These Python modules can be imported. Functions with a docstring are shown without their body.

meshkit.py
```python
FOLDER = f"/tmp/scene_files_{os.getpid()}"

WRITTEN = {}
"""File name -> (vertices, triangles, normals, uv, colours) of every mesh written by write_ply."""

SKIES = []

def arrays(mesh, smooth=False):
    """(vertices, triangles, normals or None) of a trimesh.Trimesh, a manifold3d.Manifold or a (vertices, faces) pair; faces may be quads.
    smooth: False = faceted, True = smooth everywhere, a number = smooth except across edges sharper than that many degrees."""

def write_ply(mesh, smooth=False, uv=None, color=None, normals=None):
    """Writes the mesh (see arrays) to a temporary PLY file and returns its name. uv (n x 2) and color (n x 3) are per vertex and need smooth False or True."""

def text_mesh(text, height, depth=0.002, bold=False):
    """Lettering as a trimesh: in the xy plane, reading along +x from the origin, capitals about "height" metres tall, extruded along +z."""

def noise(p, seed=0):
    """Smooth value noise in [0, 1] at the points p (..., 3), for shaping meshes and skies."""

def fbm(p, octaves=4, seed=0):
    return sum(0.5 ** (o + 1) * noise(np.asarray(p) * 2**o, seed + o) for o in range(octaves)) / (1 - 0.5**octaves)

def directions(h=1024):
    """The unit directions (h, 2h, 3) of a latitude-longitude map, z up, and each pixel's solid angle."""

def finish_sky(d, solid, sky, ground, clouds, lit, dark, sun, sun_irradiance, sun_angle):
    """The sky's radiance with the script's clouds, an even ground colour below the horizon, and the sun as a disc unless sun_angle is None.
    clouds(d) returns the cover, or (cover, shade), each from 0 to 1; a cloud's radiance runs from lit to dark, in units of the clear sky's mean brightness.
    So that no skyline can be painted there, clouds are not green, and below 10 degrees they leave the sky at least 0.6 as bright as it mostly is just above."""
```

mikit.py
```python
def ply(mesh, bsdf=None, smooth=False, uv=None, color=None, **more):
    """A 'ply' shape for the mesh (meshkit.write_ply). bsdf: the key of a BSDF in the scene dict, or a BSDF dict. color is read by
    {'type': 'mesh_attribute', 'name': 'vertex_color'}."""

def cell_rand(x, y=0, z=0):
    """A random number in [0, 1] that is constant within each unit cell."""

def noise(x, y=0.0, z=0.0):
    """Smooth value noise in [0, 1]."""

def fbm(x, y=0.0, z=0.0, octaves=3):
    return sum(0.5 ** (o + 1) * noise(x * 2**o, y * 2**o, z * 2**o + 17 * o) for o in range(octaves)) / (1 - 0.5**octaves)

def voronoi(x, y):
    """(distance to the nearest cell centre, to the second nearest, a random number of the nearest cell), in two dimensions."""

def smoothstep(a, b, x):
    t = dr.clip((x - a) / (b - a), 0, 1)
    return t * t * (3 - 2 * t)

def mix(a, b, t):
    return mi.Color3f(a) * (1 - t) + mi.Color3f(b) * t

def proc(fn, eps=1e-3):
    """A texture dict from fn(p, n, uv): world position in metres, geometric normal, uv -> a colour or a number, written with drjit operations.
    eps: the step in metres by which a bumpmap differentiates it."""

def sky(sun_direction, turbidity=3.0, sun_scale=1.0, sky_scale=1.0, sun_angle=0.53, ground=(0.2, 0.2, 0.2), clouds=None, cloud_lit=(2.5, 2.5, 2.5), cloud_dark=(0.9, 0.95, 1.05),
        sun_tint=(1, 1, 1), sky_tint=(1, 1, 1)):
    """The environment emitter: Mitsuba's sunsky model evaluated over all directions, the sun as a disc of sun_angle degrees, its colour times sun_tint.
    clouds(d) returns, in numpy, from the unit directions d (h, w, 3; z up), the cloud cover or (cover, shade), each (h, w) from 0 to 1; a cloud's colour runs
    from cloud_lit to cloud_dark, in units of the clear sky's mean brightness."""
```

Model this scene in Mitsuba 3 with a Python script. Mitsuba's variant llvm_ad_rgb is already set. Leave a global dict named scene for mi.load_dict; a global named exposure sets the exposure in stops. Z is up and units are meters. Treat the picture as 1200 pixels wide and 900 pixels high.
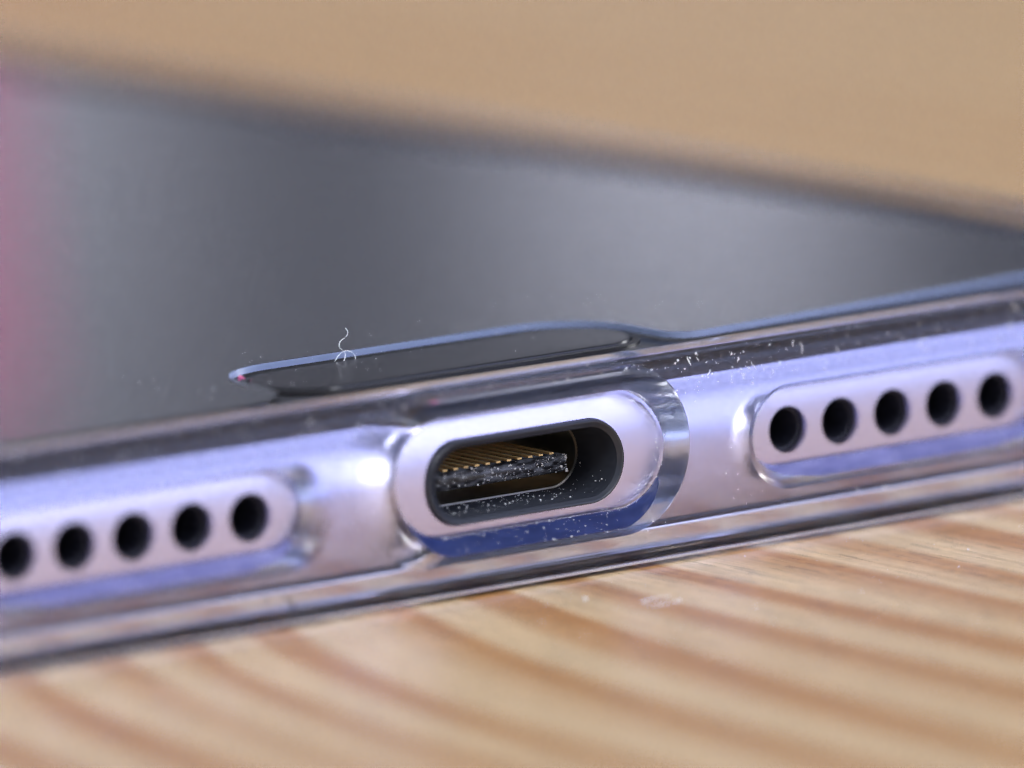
import math, random, meshkit
import numpy as np, trimesh, drjit as dr, mitsuba as mi, mikit
import manifold3d as m3
from shapely.geometry import Polygon, Point, box as sbox, LineString
from shapely.ops import unary_union
from mikit import proc, noise, fbm, voronoi, cell_rand, smoothstep, mix

T = mi.ScalarTransform4f
MM = 0.001
exposure = 0.0
scene, labels = {}, {}

# ---------------------------------------------------------------- camera
EYE = np.array([-199.653, -262.654, 63.638])
DIR = np.array([0.59563073, 0.78550618, -0.16794071])
ROLL = math.radians(-1.6456)
PSI = math.radians(37.1722)
_r = np.array([math.cos(PSI), -math.sin(PSI), 0.0]); _u = np.cross(_r, DIR)
UP = _u * math.cos(ROLL) - _r * math.sin(ROLL)
scene['camera'] = dict(type='thinlens', fov=6.493, fov_axis='x', near_clip=0.02, far_clip=20.0,
    aperture_radius=6.2 * MM, focus_distance=338.0 * MM,
    to_world=T().look_at(origin=(EYE * MM).tolist(), target=((EYE + DIR * 100) * MM).tolist(), up=UP.tolist()))

# ---------------------------------------------------------------- light
scene['room_light'] = dict(type='constant', radiance={'type': 'rgb', 'value': [0.24, 0.27, 0.35]})

def lamp(key, pos, target, w, h, rgb, label=None):
    scene[key] = dict(type='rectangle', to_world=T().look_at(origin=list(pos), target=list(target), up=[0, 0, 1]) @ T().scale([w / 2, h / 2, 1]),
                      emitter=dict(type='area', radiance={'type': 'rgb', 'value': list(rgb)}),
                      bsdf=dict(type='diffuse', reflectance={'type': 'rgb', 'value': [0.5] * 3}))
    if label: labels[key] = dict(label=label, category='softbox')

lamp('softbox', (0.75, -1.05, 0.55), (0, 0, 0.0), 1.5, 0.9, (0.95, 1.08, 1.8), 'large cool white softbox lamp on the right in front of the phone')
lamp('softbox_001', (-0.28, -0.27, 0.56), (0, 0, 0), 0.26, 0.26, (11.5, 11.7, 12.6), 'small bright softbox lamp hanging above the left of the phone')
lamp('softbox_003', (0.28, -1.15, 0.40), (0, 0, 0), 0.34, 0.34, (11.0, 11.3, 12.5), 'small bright softbox lamp straight in front of the phone')
lamp('softbox_004', (0.15, 0.75, 1.25), (1.05, 1.35, 0.28), 0.5, 0.35, (14.5, 15.2, 16.6), 'added unseen lamp brightening the grey cloth mirrored in the front glass')  # unseen lamp added to brighten the grey that the glass mirrors
lamp('softbox_002', (1.15, 0.0, 0.33), (0, 0, 0), 0.22, 0.36, (30.0, 30.0, 32.0), 'narrow bright softbox lamp standing to the right of the phone')

# ---------------------------------------------------------------- materials
def rgb(*c): return {'type': 'rgb', 'value': list(c)}
def pr(base, rough, **k): return {'type': 'twosided', 'b': dict(type='principled', base_color=base if isinstance(base, dict) else rgb(*base), roughness=rough, **k)}

def wood(p, n, uv):
    x, y = p.x * 1000, p.y * 1000
    # growth rings run along the phone and fan out to the left towards the viewer
    u = x + dr.clip((6.0 - x) / 16.0, 0.0, 1.0) * 6.4 * (1 - dr.exp(dr.minimum(y, 0) / 16)) * dr.exp(-dr.maximum(y, 0) / 40)
    u = u + 0.7 * (noise(x * 0.05 + 3, y * 0.018 + 1.7) - 0.5) + 0.45 * (noise(x * 0.5, y * 0.04) - 0.5) + 0.12 * (noise(x * 3, y * 0.2) - 0.5)
    ring = u / 4.1 + 0.7 * (noise(u * 0.09 + 41.2, 0.5) - 0.5) + 0.30
    k = dr.floor(ring); f = ring - k
    width = 0.46 + 0.26 * cell_rand(k, 31)
    late = smoothstep(0.0, width * 0.95, f) * (1 - smoothstep(width, width + 0.14 + 0.16 * cell_rand(k, 8), f))
    late = late * (0.55 + 0.45 * cell_rand(k, 77)) * (0.72 + 0.56 * noise(x * 0.6, y * 0.05 + 9))
    for sc, am, sd in ((1.35, 0.34, 4.4), (0.62, 0.22, 8.8)):
        r2 = u / sc + 0.6 * noise(u * 0.3, sd); k2 = dr.floor(r2)
        late = late + am * cell_rand(k2, 21) * smoothstep(0.1, 0.6, r2 - k2) * (1 - smoothstep(0.75, 0.95, r2 - k2)) * noise(x * 0.3 + 5, y * 0.04)
    fine = fbm(x * 7.0, y * 0.35, 2.0, octaves=4)
    fleck = fbm(x * 4.0, y * 2.6, 7.0, octaves=3)
    pore = smoothstep(0.70, 0.80, noise(x * 9.0, y * 0.8, 3.3))
    c = mix((0.53, 0.38, 0.205), (0.355, 0.165, 0.045), dr.clip(late * 1.1, 0, 1))
    return c * (0.74 + 0.34 * fine + 0.22 * fleck) * (1 - 0.28 * pore)
scene['m_wood'] = {'type': 'twosided', 'b': dict(type='bumpmap', scale=1.0,
    t=proc(lambda p, n, uv: 1.5e-5 * fbm(p.x * 2600, p.y * 260, 1.0, octaves=3) + 1.2e-5 * noise(p.x * 900, p.y * 900), eps=6e-5),
    b=dict(type='principled', base_color=proc(wood), roughness=0.40, specular=0.6))}
def reflection_tone(p, n, uv):
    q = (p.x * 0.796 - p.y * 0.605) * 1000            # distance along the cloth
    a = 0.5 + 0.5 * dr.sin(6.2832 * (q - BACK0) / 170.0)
    return mix((0.15, 0.16, 0.185), (0.86, 0.89, 0.97), dr.clip(a * (1 - smoothstep(62.0, 96.0, q)) * (1 - 0.65 * smoothstep(0.20, 0.34, p.z)) * (0.62 + 0.38 * smoothstep(-45.0, 10.0, q)) * (0.8 + 0.4 * fbm(p.x * 14, p.y * 14, p.z * 14)), 0, 1))  # bands and fades painted in to shape the reflection in the glass
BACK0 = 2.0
scene['m_reflection'] = pr(proc(reflection_tone), 0.9)
scene['m_metal'] = pr((0.72, 0.685, 0.87), 0.30, metallic=1.0)
scene['m_back'] = pr((0.96, 0.91, 0.86), 0.07, metallic=1.0)
scene['m_black_glass'] = {'type': 'twosided', 'b': dict(type='roughplastic', diffuse_reflectance=rgb(0.006, 0.006, 0.008), alpha=0.04, int_ior=1.52, distribution='ggx')}
scene['m_button'] = {'type': 'twosided', 'b': dict(type='roughplastic', diffuse_reflectance=rgb(0.010, 0.010, 0.012), alpha=0.05, int_ior=1.5, distribution='ggx')}
scene['m_button_ring'] = pr((0.006, 0.006, 0.007), 0.35)
scene['m_rim'] = pr((0.030, 0.034, 0.044), 0.30, specular=0.5)
scene['m_shell'] = pr((0.52, 0.49, 0.43), 0.25, metallic=1.0)
scene['m_tongue'] = pr(proc(lambda p, n, uv: mix((0.010, 0.010, 0.012), (0.13, 0.14, 0.16), smoothstep(0.35, 0.75, fbm(p.x * 2500, p.y * 4000, p.z * 7000, octaves=3)))), 0.4)
scene['m_gold'] = pr((0.85, 0.58, 0.26), 0.45, metallic=0.3)
scene['m_seam'] = pr((0.03, 0.035, 0.065), 0.3, specular=0.5)
scene['m_tint'] = pr(proc(lambda p, n, uv: mix((0.010, 0.018, 0.075), (0.03, 0.045, 0.15), fbm(p.x * 900, p.y * 2500, p.z * 2500, octaves=3))), 0.2, specular=0.5)  # blue refraction of the port bevel painted as a colour
scene['m_tint_pale'] = pr(proc(lambda p, n, uv: mix((0.10, 0.105, 0.27), (0.26, 0.26, 0.50), fbm(p.x * 900, p.y * 2500, p.z * 2500, octaves=3))), 0.25, specular=0.5)  # paler violet refraction painted in for the speaker bevels
scene['m_added_band'] = pr((0.012, 0.015, 0.035), 0.4, specular=0.4)  # dark refraction at the glass edge, put into an added ring
scene['m_hole'] = pr((0.022, 0.024, 0.034), 0.45)
scene['m_clear'] = dict(type='roughdielectric', distribution='ggx', alpha=0.02, int_ior=1.42, ext_ior=1.0)
scene['m_film'] = dict(type='dielectric', int_ior=1.5, ext_ior=1.0)
scene['m_film_edge'] = pr((0.25, 0.31, 0.48), 0.35, specular=0.6)
scene['m_dust'] = pr((0.85, 0.85, 0.86), 0.7)
scene['m_line'] = pr((0.50, 0.46, 0.44), 0.45)
scene['m_dark_fibre'] = pr((0.03, 0.02, 0.02), 0.6)
scene['m_pink'] = pr((0.62, 0.13, 0.28), 0.5)
scene['m_pale'] = pr((0.75, 0.76, 0.80), 0.5)

# ---------------------------------------------------------------- mesh helpers (millimetres)
def put(key, mesh, bsdf, smooth=30, label=None, category=None, kind=None, group=None):
    if hasattr(mesh, 'to_mesh'):
        mm = mesh.to_mesh(); P = np.array(mm.vert_properties, float); F = np.array(mm.tri_verts)
        if P.shape[1] >= 6:                      # normals carried through the booleans: one vertex per triangle corner
            v = P[F, :3]; n = P[F, 3:6]
            fn = np.cross(v[:, 1] - v[:, 0], v[:, 2] - v[:, 0]); a = np.linalg.norm(fn, axis=1); ok = a > 1e-9
            v, n, fn = v[ok], n[ok], fn[ok] / a[ok, None]
            n /= np.linalg.norm(n, axis=2, keepdims=True) + 1e-12
            d = (n * fn[:, None]).sum(2, keepdims=True)
            n = np.where(d < 0, -n, n); n = np.where(np.abs(d) < 0.55, fn[:, None], n)
            v = v.reshape(-1, 3); n = n.reshape(-1, 3)
            path = meshkit.write_ply((v * MM, np.arange(len(v)).reshape(-1, 3)), False, normals=n)
            scene[key] = {'type': 'ply', 'filename': path, 'face_normals': False, 'bsdf': {'type': 'ref', 'id': bsdf}}
            mesh = None
        else:
            mesh = trimesh.Trimesh(P[:, :3], F, process=True)
    if mesh is not None:
        scene[key] = mikit.ply(trimesh.Trimesh(np.array(mesh.vertices) * MM, mesh.faces, process=False), bsdf, smooth=smooth)
    l = {k: v for k, v in dict(label=label, category=category, kind=kind, group=group).items() if v}
    if l: labels[key] = l

CX, CY, HX, HY, R = 0.0, 74.55, 36.2, 74.55, 9.0
def plan(inset, n=28, sub=24):
    """Rounded rectangle of the phone outline, drawn in by inset."""
    hx, hy, r = HX - inset, HY - inset, max(R - inset, 0.3)
    pts = []
    for cx, cy, a0 in ((hx - r, hy - r, 0), (-hx + r, hy - r, 90), (-hx + r, -hy + r, 180), (hx - r, -hy + r, 270)):
        for k in range(n + 1):
            a = math.radians(a0 + 90 * k / n)
            pts.append((CX + cx + r * math.cos(a), CY + cy + r * math.sin(a)))
    out = []
    for a, b in zip(pts, pts[1:] + pts[:1]):           # long sides in short steps
        m = sub if math.dist(a, b) > 20 else 1
        out += [(a[0] + (b[0] - a[0]) * i / m, a[1] + (b[1] - a[1]) * i / m) for i in range(m)]
    return np.array(out)

def loft(loops, close=True):
    """Closed solid through a list of equal-length 3D loops (bottom to top, counter-clockwise)."""
    L = np.array(loops); n = L.shape[1]; f = []
    for i in range(len(L) - 1):
        a = i * n + np.arange(n); b = i * n + (np.arange(n) + 1) % n
        f += [np.stack([a, b, b + n], 1), np.stack([a, b + n, a + n], 1)]
    lo, hi = len(L) * n, len(L) * n + 1
    v = np.vstack([L.reshape(-1, 3), L[0].mean(0), L[-1].mean(0)])
    i = np.arange(n); j = (i + 1) % n; top = (len(L) - 1) * n
    f += [np.stack([j, i, i * 0 + lo], 1), np.stack([top + i, top + j, i * 0 + hi], 1)]
    def unit(x): return x / (np.linalg.norm(x, axis=-1, keepdims=True) + 1e-12)
    du = unit(np.roll(L, -1, 1) - L); du = unit(du + np.roll(du, 1, 1))
    dv = np.zeros_like(L); seg = unit(np.diff(L, axis=0))
    dv[:-1] += seg; dv[1:] += seg
    nr = unit(np.cross(du, unit(dv))).reshape(-1, 3)
    ax = unit(L[-1].mean(0) - L[0].mean(0))
    m = trimesh.Trimesh(v, np.vstack(f), process=False)
    m.metadata['n'] = np.vstack([nr, -ax, ax])
    return m

def body(profile):
    return loft([np.c_[plan(d), np.full(len(plan(d)), z)] for d, z in profile])

def solid(t):
    return m3.Manifold(m3.Mesh(np.hstack([t.vertices, t.metadata['n']]).astype(np.float32), np.asarray(t.faces, np.uint32)))

def stadium(w, h, cx=0, cz=0, n=32, r=None):
    """Loop in x,z of a stadium w wide and h high; counter-clockwise seen from -y."""
    r = h / 2 if r is None else r; out = []
    for sx, sz, a0 in ((1, 1, 0), (-1, 1, 90), (-1, -1, 180), (1, -1, 270)):
        for k in range(n + 1):
            a = math.radians(a0 + 90 * k / n)
            out.append((cx + sx * (w / 2 - r) + r * math.cos(a), cz + sz * (h / 2 - r) + r * math.sin(a)))
    return np.array(out)

def bore(sections, n=32):
    """Solid through stadium sections [(y, w, h, cx, cz, r)], for cutting into the bottom side; y rising."""
    loops = []
    for y, w, h, cx, cz, *r in sections:
        s = stadium(w, h, cx, cz, n, r[0] if r else None)
        loops.append(np.c_[s[:, 0], np.full(len(s), y), s[:, 1]])
    return loft([l[::-1] for l in loops][::1]) if False else loft([l for l in loops[::-1]])

def ring_extrude(poly, z0, z1):
    polys = getattr(poly, 'geoms', [poly])
    ms = [trimesh.creation.extrude_polygon(g, z1 - z0, engine='earcut') for g in polys]
    m = trimesh.util.concatenate(ms); m.apply_translation([0, 0, z0]); return m

def tube(pts, r, n=6):
    pts = np.asarray(pts, float); r = np.broadcast_to(r, len(pts)); loops = []
    for i, p in enumerate(pts):
        t = pts[min(i + 1, len(pts) - 1)] - pts[max(i - 1, 0)]; t /= np.linalg.norm(t)
        a = np.cross(t, [0.3, 0.2, 0.93]); a /= np.linalg.norm(a); b = np.cross(t, a)
        ang = np.arange(n) * 2 * math.pi / n
        loops.append(p + r[i] * (np.cos(ang)[:, None] * a + np.sin(ang)[:, None] * b))
    return loft(loops)

# ---------------------------------------------------------------- setting
top = trimesh.creation.box([2400, 2000, 30]); top.apply_translation([150, 550, -15])
put('tabletop', top, 'm_wood', smooth=False, label='varnished pine tabletop with orange grain stripes under the phone', kind='structure')
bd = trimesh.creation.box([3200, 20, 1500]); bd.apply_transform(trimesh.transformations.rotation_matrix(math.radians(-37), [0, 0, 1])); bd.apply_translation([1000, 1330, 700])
put('added_backdrop', bd, 'm_reflection', smooth=False, label='added grey cloth out of view, its bands toned for the reflections in the front glass', kind='structure')  # added out of view for the front glass to mirror

# ---------------------------------------------------------------- phone
ZC = 4.096                       # height of the port and the sound holes
PITCH, FIRST = 2.583, 12.595
HOLES = [s * (FIRST + k * PITCH) for s in (-1, 1) for k in range(5)]
SEAM = 0.26
Z0, ZJ, ZT, ZG = 0.42, 1.60, 6.75, 7.70      # back, joint of back and frame, joint of frame and glass, glass
def grown(pts, grow):
    P = np.array(pts); t = np.gradient(P, axis=0); nrm = np.c_[-t[:, 1], t[:, 0]]; nrm /= np.linalg.norm(nrm, axis=1, keepdims=True)
    return [tuple(x) for x in P + grow * nrm] if grow else pts
def frame_profile():
    pts = []
    for k in range(13):
        s = math.radians(-58 + 58 * k / 12); pts.append((0.45 * (1 - math.cos(s)), 4.0 + (4.0 - ZJ) / math.sin(math.radians(58)) * math.sin(s)))
    for k in range(1, 13):
        s = math.radians(50 * k / 12); pts.append((1.6 * (1 - math.cos(s)), 4.0 + (ZT - 4.0) / math.sin(math.radians(50)) * math.sin(s)))
    return pts
def back_profile():
    x0 = frame_profile()[0][0]
    zt = ZJ - SEAM
    return [(x0 + 0.10 + 0.5 * (1 - math.cos(a)), Z0 + 0.14 - 0.14 * math.sin(a)) for a in np.radians(np.linspace(90, 0, 8))] + \
           [(x0 + 0.03 + 0.07 * t ** 1.3, zt + (Z0 + 0.14 - zt) * t) for t in np.linspace(0.88, 0, 8)]
prof = frame_profile()
frame = solid(body(prof))
bp = back_profile()
put('smartphone__back_panel', solid(body(bp + [(bp[-1][0] + 0.3, ZJ - SEAM + 0.01)])), 'm_back', label='mirror-like silver back glass under the frame')
put('smartphone__seam', solid(body([(bp[-1][0] + 0.3, ZJ - SEAM + 0.02), (bp[-1][0] + 0.01, ZJ - SEAM + 0.03), (bp[-1][0] - 0.01, ZJ - 0.03), (bp[-1][0] + 0.3, ZJ - 0.02)])), 'm_seam', label='dark blue seam between the frame and the back glass')
frame -= solid(bore([(-2, 9.36, 3.24, 0, ZC), (9, 9.36, 3.24, 0, ZC)]))
def cyl_y(r, y0, y1, x, z, n=40):
    return bore([(y0, 2 * r, 2 * r, x, z), (y1, 2 * r, 2 * r, x, z)], n // 4)
for x in HOLES:
    cone = bore([(-1, 2.1, 2.1, x, ZC), (-0.03, 1.92, 1.92, x, ZC), (0.10, 1.70, 1.70, x, ZC), (0.2, 1.68, 1.68, x, ZC), (4, 1.68, 1.68, x, ZC)], 12)
    frame -= solid(cone)
labels['smartphone'] = dict(label='lavender metal smartphone lying face up in a clear case on the pine table', category='smartphone')
put('smartphone__frame', frame, 'm_metal', label='polished lavender metal bottom frame')
gz = prof[-1][1]; gi = prof[-1][0]
glass = solid(body([(gi + 0.06, gz + 0.03), (gi + 0.03, gz + 0.08), (gi + 0.02, gz + 0.3)] + [(gi + 0.02 + 1.0 * (1 - math.cos(a)), gz + 0.3 + (ZG - gz - 0.3) * math.sin(a)) for a in np.radians(np.linspace(6, 90, 14))]))
put('smartphone__front_glass', glass, 'm_black_glass', label='glossy black front glass mirroring grey surroundings')

# added dark ring, raised along the long sides to paint in the navy refraction
def edge_band_loop(d, z):
    p = plan(d); t = np.clip((p[:, 1] - 4) / 14, 0, 1); t = t * t * (3 - 2 * t)
    return np.c_[p, np.where(z > 7.6, 7.66 + (z - 7.66) * t, z)]
tr = solid(loft([edge_band_loop(0.58, 7.5), edge_band_loop(0.58, 8.12), edge_band_loop(0.66, 8.2), edge_band_loop(1.35, 8.2), edge_band_loop(1.45, 8.12), edge_band_loop(1.5, 7.5)]))
put('smartphone__added_edge_band', tr - solid(body([(1.5, 7.0), (1.5, 9.0)])), 'm_added_band', label='dark navy ring added round the front glass for the refracted band at its edge')

# home button with its black ring
BX, BY, BZ = -0.3, 4.55, ZG
def flat_stadium(l, w): return LineString([(BX - (l - w) / 2, BY), (BX + (l - w) / 2, BY)]).buffer(w / 2, 32)
def slab_round(l, w, z0, z1, e):
    st = [(0, z0), (0, z1 - e), (0.3 * e, z1 - 0.3 * e), (e, z1)]
    loops = []
    for d, z in st:
        s = stadium(l - 2 * d, w - 2 * d, BX, BY, 32); loops.append(np.c_[s, np.full(len(s), z)])
    return loft(loops)
put('smartphone__home_button', slab_round(16.8, 4.5, BZ - 0.3, BZ + 0.22, 0.12), 'm_button', label='oblong black home button set in the front glass')
ringm = ring_extrude(flat_stadium(17.5, 5.2).difference(flat_stadium(16.9, 4.6)), BZ - 0.3, BZ + 0.13)
put('smartphone__home_button__ring', ringm, 'm_button_ring')

# charging port
def hollow(outer, inner): return solid(outer) - solid(inner)
rim = hollow(bore([(-0.10, 8.95, 2.95, 0, ZC), (-0.16, 9.1, 3.1, 0, ZC), (-0.05, 9.24, 3.18, 0, ZC), (2.3, 9.24, 3.18, 0, ZC)][::1]),
             bore([(-0.3, 8.62, 2.74, 0, ZC), (-0.04, 8.5, 2.66, 0, ZC), (0.15, 8.34, 2.56, 0, ZC), (3, 8.34, 2.56, 0, ZC)]))
put('smartphone__charging_port', rim, 'm_rim', label='oval charging port with dark grey lip')
shell = hollow(bore([(2.2, 9.1, 3.0, 0, ZC), (7.2, 9.1, 3.0, 0, ZC)]), bore([(1.5, 8.15, 2.42, 0, ZC), (6.6, 8.15, 2.42, 0, ZC)]))
put('smartphone__charging_port__shell', shell, 'm_shell', label='brassy metal lining deep inside the port')
TZ = 3.82
tongue = solid(bore([(1.75, 6.5, 0.5, 0, TZ, 0.2), (1.85, 6.7, 0.7, 0, TZ, 0.25), (6.6, 6.7, 0.7, 0, TZ, 0.25)], 6))
put('smartphone__charging_port__tongue', tongue, 'm_tongue', label='dusty dark tongue carrying the contacts')
for k in range(12):
    x = -2.75 + 0.5 * k
    c = trimesh.creation.box([0.20, 4.5, 0.10]); c.apply_translation([x, 4.2, TZ + 0.37])
    put('smartphone__charging_port__contact' + (f'_{k:03d}' if k else ''), c, 'm_gold', smooth=False)
for i, x in enumerate(sorted(HOLES)):
    cup = hollow(cyl_y(0.83, 0.35, 3.6, x, ZC), cyl_y(0.76, 0.1, 3.2, x, ZC))
    put('smartphone__speaker_hole' + (f'_{i:03d}' if i else ''), cup, 'm_hole')

# ---------------------------------------------------------------- screen protector with a notch round the button
E0 = 2.3
outline = Polygon(plan(E0)).union(sbox(-30, 0.2, 30, 12)).intersection(Polygon([(-40, -2.1), (40, 3.8), (40, 160), (-40, 160)])).intersection(Polygon(plan(0.3)))
notch = unary_union([sbox(-9.2, -5, 8.6, 5.0), LineString([(-6.2, 4.7), (5.6, 4.7)]).buffer(3.0, 24)])
flare = sbox(-12.4, -2, -9.0, 3.4).difference(Point(-12.4, 3.6).buffer(3.2, 32))
notch = notch.union(flare)
film = outline.difference(notch).buffer(1.2, 16).buffer(-2.4, 16).buffer(1.2, 16)
FZ0, FZ1 = 7.83, 8.08
labels['screen_protector'] = dict(label='clear glass screen protector with a notch cut round the home button', category='screen protector')
put('screen_protector__sheet', ring_extrude(film.buffer(-0.10, 8).simplify(0.004), FZ0, FZ1), 'm_film', smooth=False)
edge = ring_extrude(film.buffer(-0.005).simplify(0.004).difference(film.buffer(-0.098, 8).simplify(0.004)).difference(sbox(-40, -2, -8.3, 4.6)), FZ0, FZ1 - 0.02)
put('screen_protector__edge', edge, 'm_film_edge', smooth=30, label='pale blue ground edge of the screen protector')

# ---------------------------------------------------------------- clear case
CB, LIP, LR = 0.12, 8.02, 0.28
outer = []
BW, BH = 0.5, 0.30
for k in range(15):
    a = math.radians(90 * k / 14); 
    outer.append((-1.2 + BW * (1 - math.sin(a)), CB + BH * (1 - math.cos(a))))
for k in range(17):
    a = math.radians(90 * k / 16); outer.append((-1.2 + LR * (1 - math.cos(a)), LIP - LR + LR * math.sin(a)))
gp = grown(back_profile() + frame_profile(), 0.15)
inner = [(gp[0][0] + 0.3, gp[0][1])] + gp[:-2] + [(0.32, 6.9), (0.38, 7.3), (0.40, 7.6), (0.38, 7.75), (0.32, 7.9), (0.2, 8.0), (0.12, 8.05), (0.1, 10.2)]
def raised(profile):
    loops = []
    for d, z in profile:
        p = plan(d); y = p[:, 1]
        t = np.clip((y - 3) / 14, 0, 1); t = t * t * (3 - 2 * t)
        loops.append(np.c_[p, z + 0.5 * t * np.clip((z - 7.0) / 1.0, 0, 1.2)])
    return loft(loops)
case = solid(raised(outer)) - solid(raised(inner))
PORT_CUT = [(-3, -9.8, 7.6, 7.4, 4.58), (-1.4, -9.8, 7.2, 6.95, 4.58), (-1.25, -9.0, 6.98, 6.60, 4.58), (-1.20, -8.6, 6.90, 6.46, 4.58), (-1.14, -8.1, 6.87, 6.34, 4.57), (-1.06, -7.6, 6.83, 6.19, 4.56),
            (-0.93, -7.2, 6.78, 5.95, 4.54), (-0.6, -6.6, 6.65, 5.34, 4.47), (-0.2, -6.14, 6.48, 4.6, 4.41), (-0.12, -6.10, 6.46, 4.5, 4.40), (2.5, -6.10, 6.46, 4.5, 4.40)]
PORT_CUT = [(y, r - l, h, (l + r) / 2, cz) for y, l, r, h, cz in PORT_CUT]
case -= solid(bore(PORT_CUT))
def hole_cut(cx):
    return [(-3, 17.5, 5.5, cx, 4.1), (-1.4, 16.6, 4.4, cx, 4.1), (-1.22, 16.2, 4.1, cx, 4.1), (-1.15, 15.8, 3.85, cx, 4.1), (-1.0, 15.4, 3.62, cx, 4.12), (-0.3, 14.7, 3.05, cx, 4.25), (-0.1, 14.6, 2.95, cx, 4.28), (2.5, 14.6, 2.95, cx, 4.28)]
def tint_strip(cut, a0, a1, y0, y1):  # added skin, its tint stands for light refracted in the bevel
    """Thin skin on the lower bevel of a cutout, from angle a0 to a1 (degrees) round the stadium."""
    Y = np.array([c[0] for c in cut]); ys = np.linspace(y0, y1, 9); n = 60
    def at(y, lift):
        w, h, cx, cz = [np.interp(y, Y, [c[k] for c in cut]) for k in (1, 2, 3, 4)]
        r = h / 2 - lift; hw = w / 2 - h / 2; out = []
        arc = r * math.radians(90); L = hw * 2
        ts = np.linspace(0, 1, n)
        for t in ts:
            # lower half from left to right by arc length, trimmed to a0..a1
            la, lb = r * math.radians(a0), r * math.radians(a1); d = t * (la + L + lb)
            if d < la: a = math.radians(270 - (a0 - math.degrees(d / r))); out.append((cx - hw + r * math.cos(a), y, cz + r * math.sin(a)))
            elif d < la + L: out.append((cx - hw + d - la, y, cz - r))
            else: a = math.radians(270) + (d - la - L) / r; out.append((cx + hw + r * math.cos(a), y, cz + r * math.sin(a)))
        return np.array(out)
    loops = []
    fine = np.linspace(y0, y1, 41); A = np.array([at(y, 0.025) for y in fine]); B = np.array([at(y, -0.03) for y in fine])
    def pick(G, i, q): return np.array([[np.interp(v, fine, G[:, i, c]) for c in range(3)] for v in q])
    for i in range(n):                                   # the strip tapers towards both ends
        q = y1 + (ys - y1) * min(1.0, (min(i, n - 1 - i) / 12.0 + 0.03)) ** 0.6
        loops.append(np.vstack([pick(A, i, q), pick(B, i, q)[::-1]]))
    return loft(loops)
for s in (-1, 1):
    cx = s * (FIRST + 2 * PITCH)
    case -= solid(bore(hole_cut(cx)))
put('phone_case', case, 'm_clear', smooth=25, label='transparent scuffed phone case wrapped round the phone with three oval cutouts', category='phone case')

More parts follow.
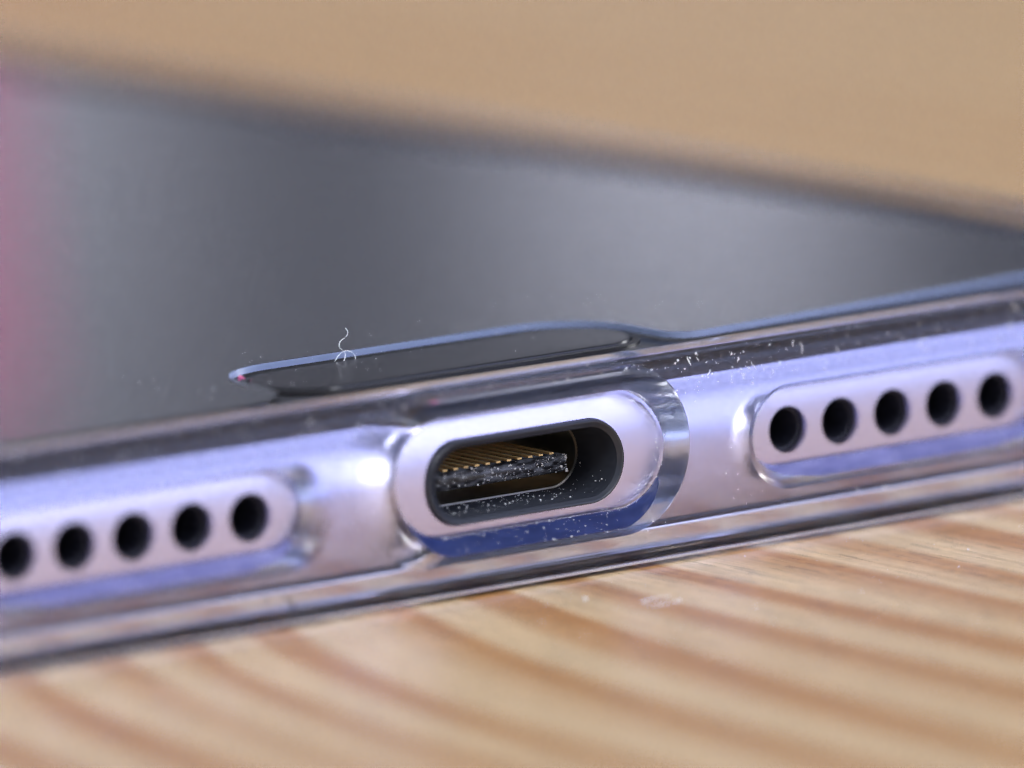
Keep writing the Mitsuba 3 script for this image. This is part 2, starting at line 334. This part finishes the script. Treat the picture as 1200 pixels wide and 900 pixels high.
put('phone_case__cutout_tint', tint_strip(PORT_CUT, 50, 56, -0.92, -0.16), 'm_tint', smooth=40, label='deep blue refraction tint painted along the lower bevel of the charging port cutout')  # tinted strip added to paint in the bevel's refracted blue
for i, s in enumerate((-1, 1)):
    put(f'phone_case__cutout_tint_{i + 1:03d}', tint_strip(hole_cut(s * (FIRST + 2 * PITCH)), 40, 40, -1.0, -0.14), 'm_tint_pale', smooth=40, label='pale violet refraction tint painted along the lower bevel of the %s speaker cutout' % ('left', 'right')[i])
scene['case_resin'] = dict(type='homogeneous', albedo=rgb(0.24, 0.32, 0.72), sigma_t=rgb(0.92, 0.78, 0.42), scale=115.0)
scene['phone_case']['interior'] = {'type': 'ref', 'id': 'case_resin'}

# ---------------------------------------------------------------- a far-off pink tumbler mirrored in the glass
prof_t = [(0, 0), (34, 0), (37, 4), (42, 140), (43, 148), (41, 150), (39, 147), (34, 10), (0, 8)]
tum = trimesh.creation.revolve(np.array(prof_t, float), sections=48); tum.apply_translation([405, 715, 0])
put('pink_tumbler', tum, 'm_pink', label='pink tumbler standing far behind the phone', category='tumbler')

# ---------------------------------------------------------------- dust, scuffs and lint
rng = np.random.default_rng(7)
OUT = np.array(sorted([(z, d) for d, z in outer]))
def case_y(z): return float(np.interp(z, OUT[:, 0], OUT[:, 1]))
def in_cut(x, z):
    def st(cx, cz, w, h): return math.hypot(max(abs(x - cx) - (w - h) / 2, 0), z - cz) < h / 2
    return st(-0.2, 4.55, 14.3, 6.0) or st(-17.76, 4.1, 15.8, 4.7) or st(17.76, 4.1, 15.8, 4.7)
grain = trimesh.creation.icosphere(subdivisions=0)
def speck(p, r):
    g = grain.copy(); g.vertices *= r * rng.uniform(0.5, 1.3, (12, 1)) * rng.uniform(0.6, 1.5, (1, 3)); g.apply_translation(p); return g
bits = []
while len(bits) < 420:
    x = float(rng.normal(5, 17)); z = float(rng.choice([rng.uniform(6.3, 8.0), rng.uniform(1.3, 7.6)], p=[0.65, 0.35]))
    if abs(x) < 32 and not in_cut(x, z): bits.append(speck([x, case_y(z) - 0.005, z], 0.014 + 0.035 * rng.random() ** 4))
for k in range(420):                                   # crumbs caught along the inner edge of the port cutout
    a = math.radians(rng.normal(-25, 45)); e = rng.normal(0, 0.16)
    x = 0.2 + 3.85 + (2.3 + e) * math.cos(a); z = 4.4 + (2.2 + e) * math.sin(a)
    if rng.random() < 0.45: x = rng.uniform(-5.5, 4.5); z = 4.4 - 2.2 - abs(e) * 0.6
    bits.append(speck([x, -0.02 - 0.25 * rng.random(), z], 0.010 + 0.025 * rng.random() ** 3))
for k in range(150):                                   # grit on the tinted lower bevels of the cutouts
    y = rng.uniform(-1.0, -0.2); c = PORT_CUT if k < 90 else hole_cut(rng.choice([-1, 1]) * (FIRST + 2 * PITCH))
    w, h, cx, cz = [np.interp(y, [q[0] for q in c], [q[m] for q in c]) for m in (1, 2, 3, 4)]
    bits.append(speck([cx + rng.uniform(-0.48, 0.48) * (w - h), y, cz - h / 2 + 0.03], 0.010 + 0.03 * rng.random() ** 3))
for k in range(160):                                   # grit inside the port
    x = rng.uniform(-4, 4.1); z = ZC - math.sqrt(max(0.0, 1 - max(abs(x) - 2.9, 0) ** 2 / 1.64)) * 1.25
    bits.append(speck([x, rng.uniform(0.1, 2.0), z + 0.01], 0.010 + 0.03 * rng.random() ** 3))
for k in range(230):
    bits.append(speck([3.3 - 6.5 * rng.random() ** rng.choice([1.0, 2.2]), 1.75, TZ + rng.uniform(-0.33, 0.35)], 0.012 + 0.035 * rng.random() ** 3))
for k in range(60):
    bits.append(speck([rng.uniform(-14, 14), rng.uniform(2.6, 12), FZ1 + 0.005], 0.012 + 0.02 * rng.random() ** 3))
for k in range(90):
    bits.append(speck([rng.uniform(-12, 25), -rng.uniform(2, 22), 0.005], 0.015 + 0.05 * rng.random() ** 4))
put('dust', trimesh.util.concatenate(bits), 'm_dust', smooth=False, label='white dust specks scattered over the case, port and tabletop', category='dust', kind='stuff')

marks = []
for k in range(46):                                    # short scuffs across the case's upper edge
    x = float(rng.choice([rng.uniform(-22, 9), rng.uniform(2, 12), rng.uniform(9, 26)])); z = rng.uniform(6.5, 7.75); l = 0.06 + 0.45 * rng.random() ** 2.5; sl = rng.normal(0.1, 0.35)
    if in_cut(x, z): continue
    pts = [(x + sl * l * q + 0.05 * math.sin(3 * q + k), case_y(z + l * (q - 0.5)) - 0.004, z + l * (q - 0.5)) for q in np.linspace(0, 1, 6)]
    marks.append(tube(pts, np.array([0.006, 0.014, 0.02, 0.018, 0.012, 0.005]) * rng.uniform(0.6, 1.5), 5))
put('phone_case__scuff_mark', trimesh.util.concatenate(marks), 'm_dust', smooth=False, label='short white scuffs along the upper edge', kind='stuff')

def curve(pts, n=24):
    pts = np.array(pts, float); t = np.linspace(0, len(pts) - 1, n); i = np.clip(t.astype(int), 0, len(pts) - 2); f = (t - i)[:, None]
    q = np.vstack([2 * pts[0] - pts[1], pts, 2 * pts[-1] - pts[-2]])
    a, b, c, d = q[i], q[i + 1], q[i + 2], q[i + 3]
    return 0.5 * (2 * b + (c - a) * f + (2 * a - 5 * b + 4 * c - d) * f ** 2 + (3 * b - a - 3 * c + d) * f ** 3)
w = [curve([(-2.95, 6.7, 7.78), (-2.72, 6.8, 7.95), (-2.66, 6.85, 8.2), (-2.86, 6.9, 8.42), (-2.78, 6.95, 8.62), (-2.5, 6.95, 8.78), (-2.42, 6.95, 8.95), (-2.52, 6.95, 9.1)], 90),
     curve([(-3.25, 6.7, 7.95), (-3.0, 6.8, 8.12), (-2.68, 6.85, 8.26), (-2.4, 6.8, 8.2), (-2.26, 6.75, 8.02), (-2.3, 6.7, 7.84)], 70)]
put('lint_fibre', trimesh.util.concatenate([tube(c + np.array([-0.45, 0, 0]), 0.007 + 0.013 * np.abs(np.sin(np.linspace(0.15, 9.0, len(c)))), 6) for c in w]), 'm_dust', smooth=True, label='white wisp of lint standing on the screen protector edge behind the home button', category='lint')
a = np.linspace(0.5, 6.1, 40)
ringp = np.c_[0.85 + 0.72 * np.cos(a), -6.9 + 0.62 * np.sin(a), 0.06 + 0.03 * np.sin(3 * a)]
put('lint_fibre_001', tube(ringp, 0.03 + 0.015 * np.sin(5 * a)), 'm_dust', smooth=True, label='curled pale fibre lying on the pine tabletop in front of the phone', category='lint')
def on_case(x, z): return (x, case_y(z) - 0.012, z)
put('dark_hair', tube(curve([on_case(0.3, 0.62), on_case(1.2, 0.66), on_case(2.2, 0.70), on_case(2.5, 0.66), on_case(2.2, 0.55)]), 0.022), 'm_dark_fibre', smooth=True, label='dark hair stuck low on the case under the charging port', category='hair')
put('dark_hair_001', tube(curve([on_case(-12.0, 1.25), on_case(-11.75, 1.0), on_case(-11.6, 0.7), on_case(-11.65, 0.4)]), 0.045), 'm_dark_fibre', smooth=True, label='dark upright mark low on the case left of the charging port', category='hair')
put('crumb', speck([-7.95, 6.75, 7.84], 0.13), 'm_pink', smooth=False, label='tiny pink grain painting in a red reflection at the left end of the home button', category='crumb')  # red reflection at the button end, put in as a coloured grain
put('crumb_001', speck([-0.9, -4.6, 0.07], 0.10), 'm_dust', smooth=False, label='tiny white crumb on the tabletop just in front of the case', category='crumb')

# pale frayed parting line along the foot of the case
k0 = next(i for i, (d, z) in enumerate(outer) if z > 0.19)
pl = plan(outer[k0][0] - 0.01); pl = pl[np.argsort((np.arctan2(pl[:, 1] - CY, pl[:, 0]) - math.pi / 2) % (2 * math.pi))]
lp = np.c_[pl, np.full(len(pl), outer[k0][1])]
loops = [np.c_[plan(outer[k0][0] + 0.0 + dx), np.full(len(pl), outer[k0][1] + dz)] for dx, dz in ((0.06, -0.06), (-0.02, -0.05), (-0.04, 0.03), (-0.03, 0.10), (0.05, 0.12))]
band = loft(loops + [np.c_[plan(outer[k0][0] + 0.06), np.full(len(pl), outer[k0][1] + 0.119)]])
put('phone_case__mould_line', trimesh.Trimesh(band.vertices, band.faces[:-2 * len(pl)], process=False), 'm_line', smooth=40, label='pale mould line along the foot')
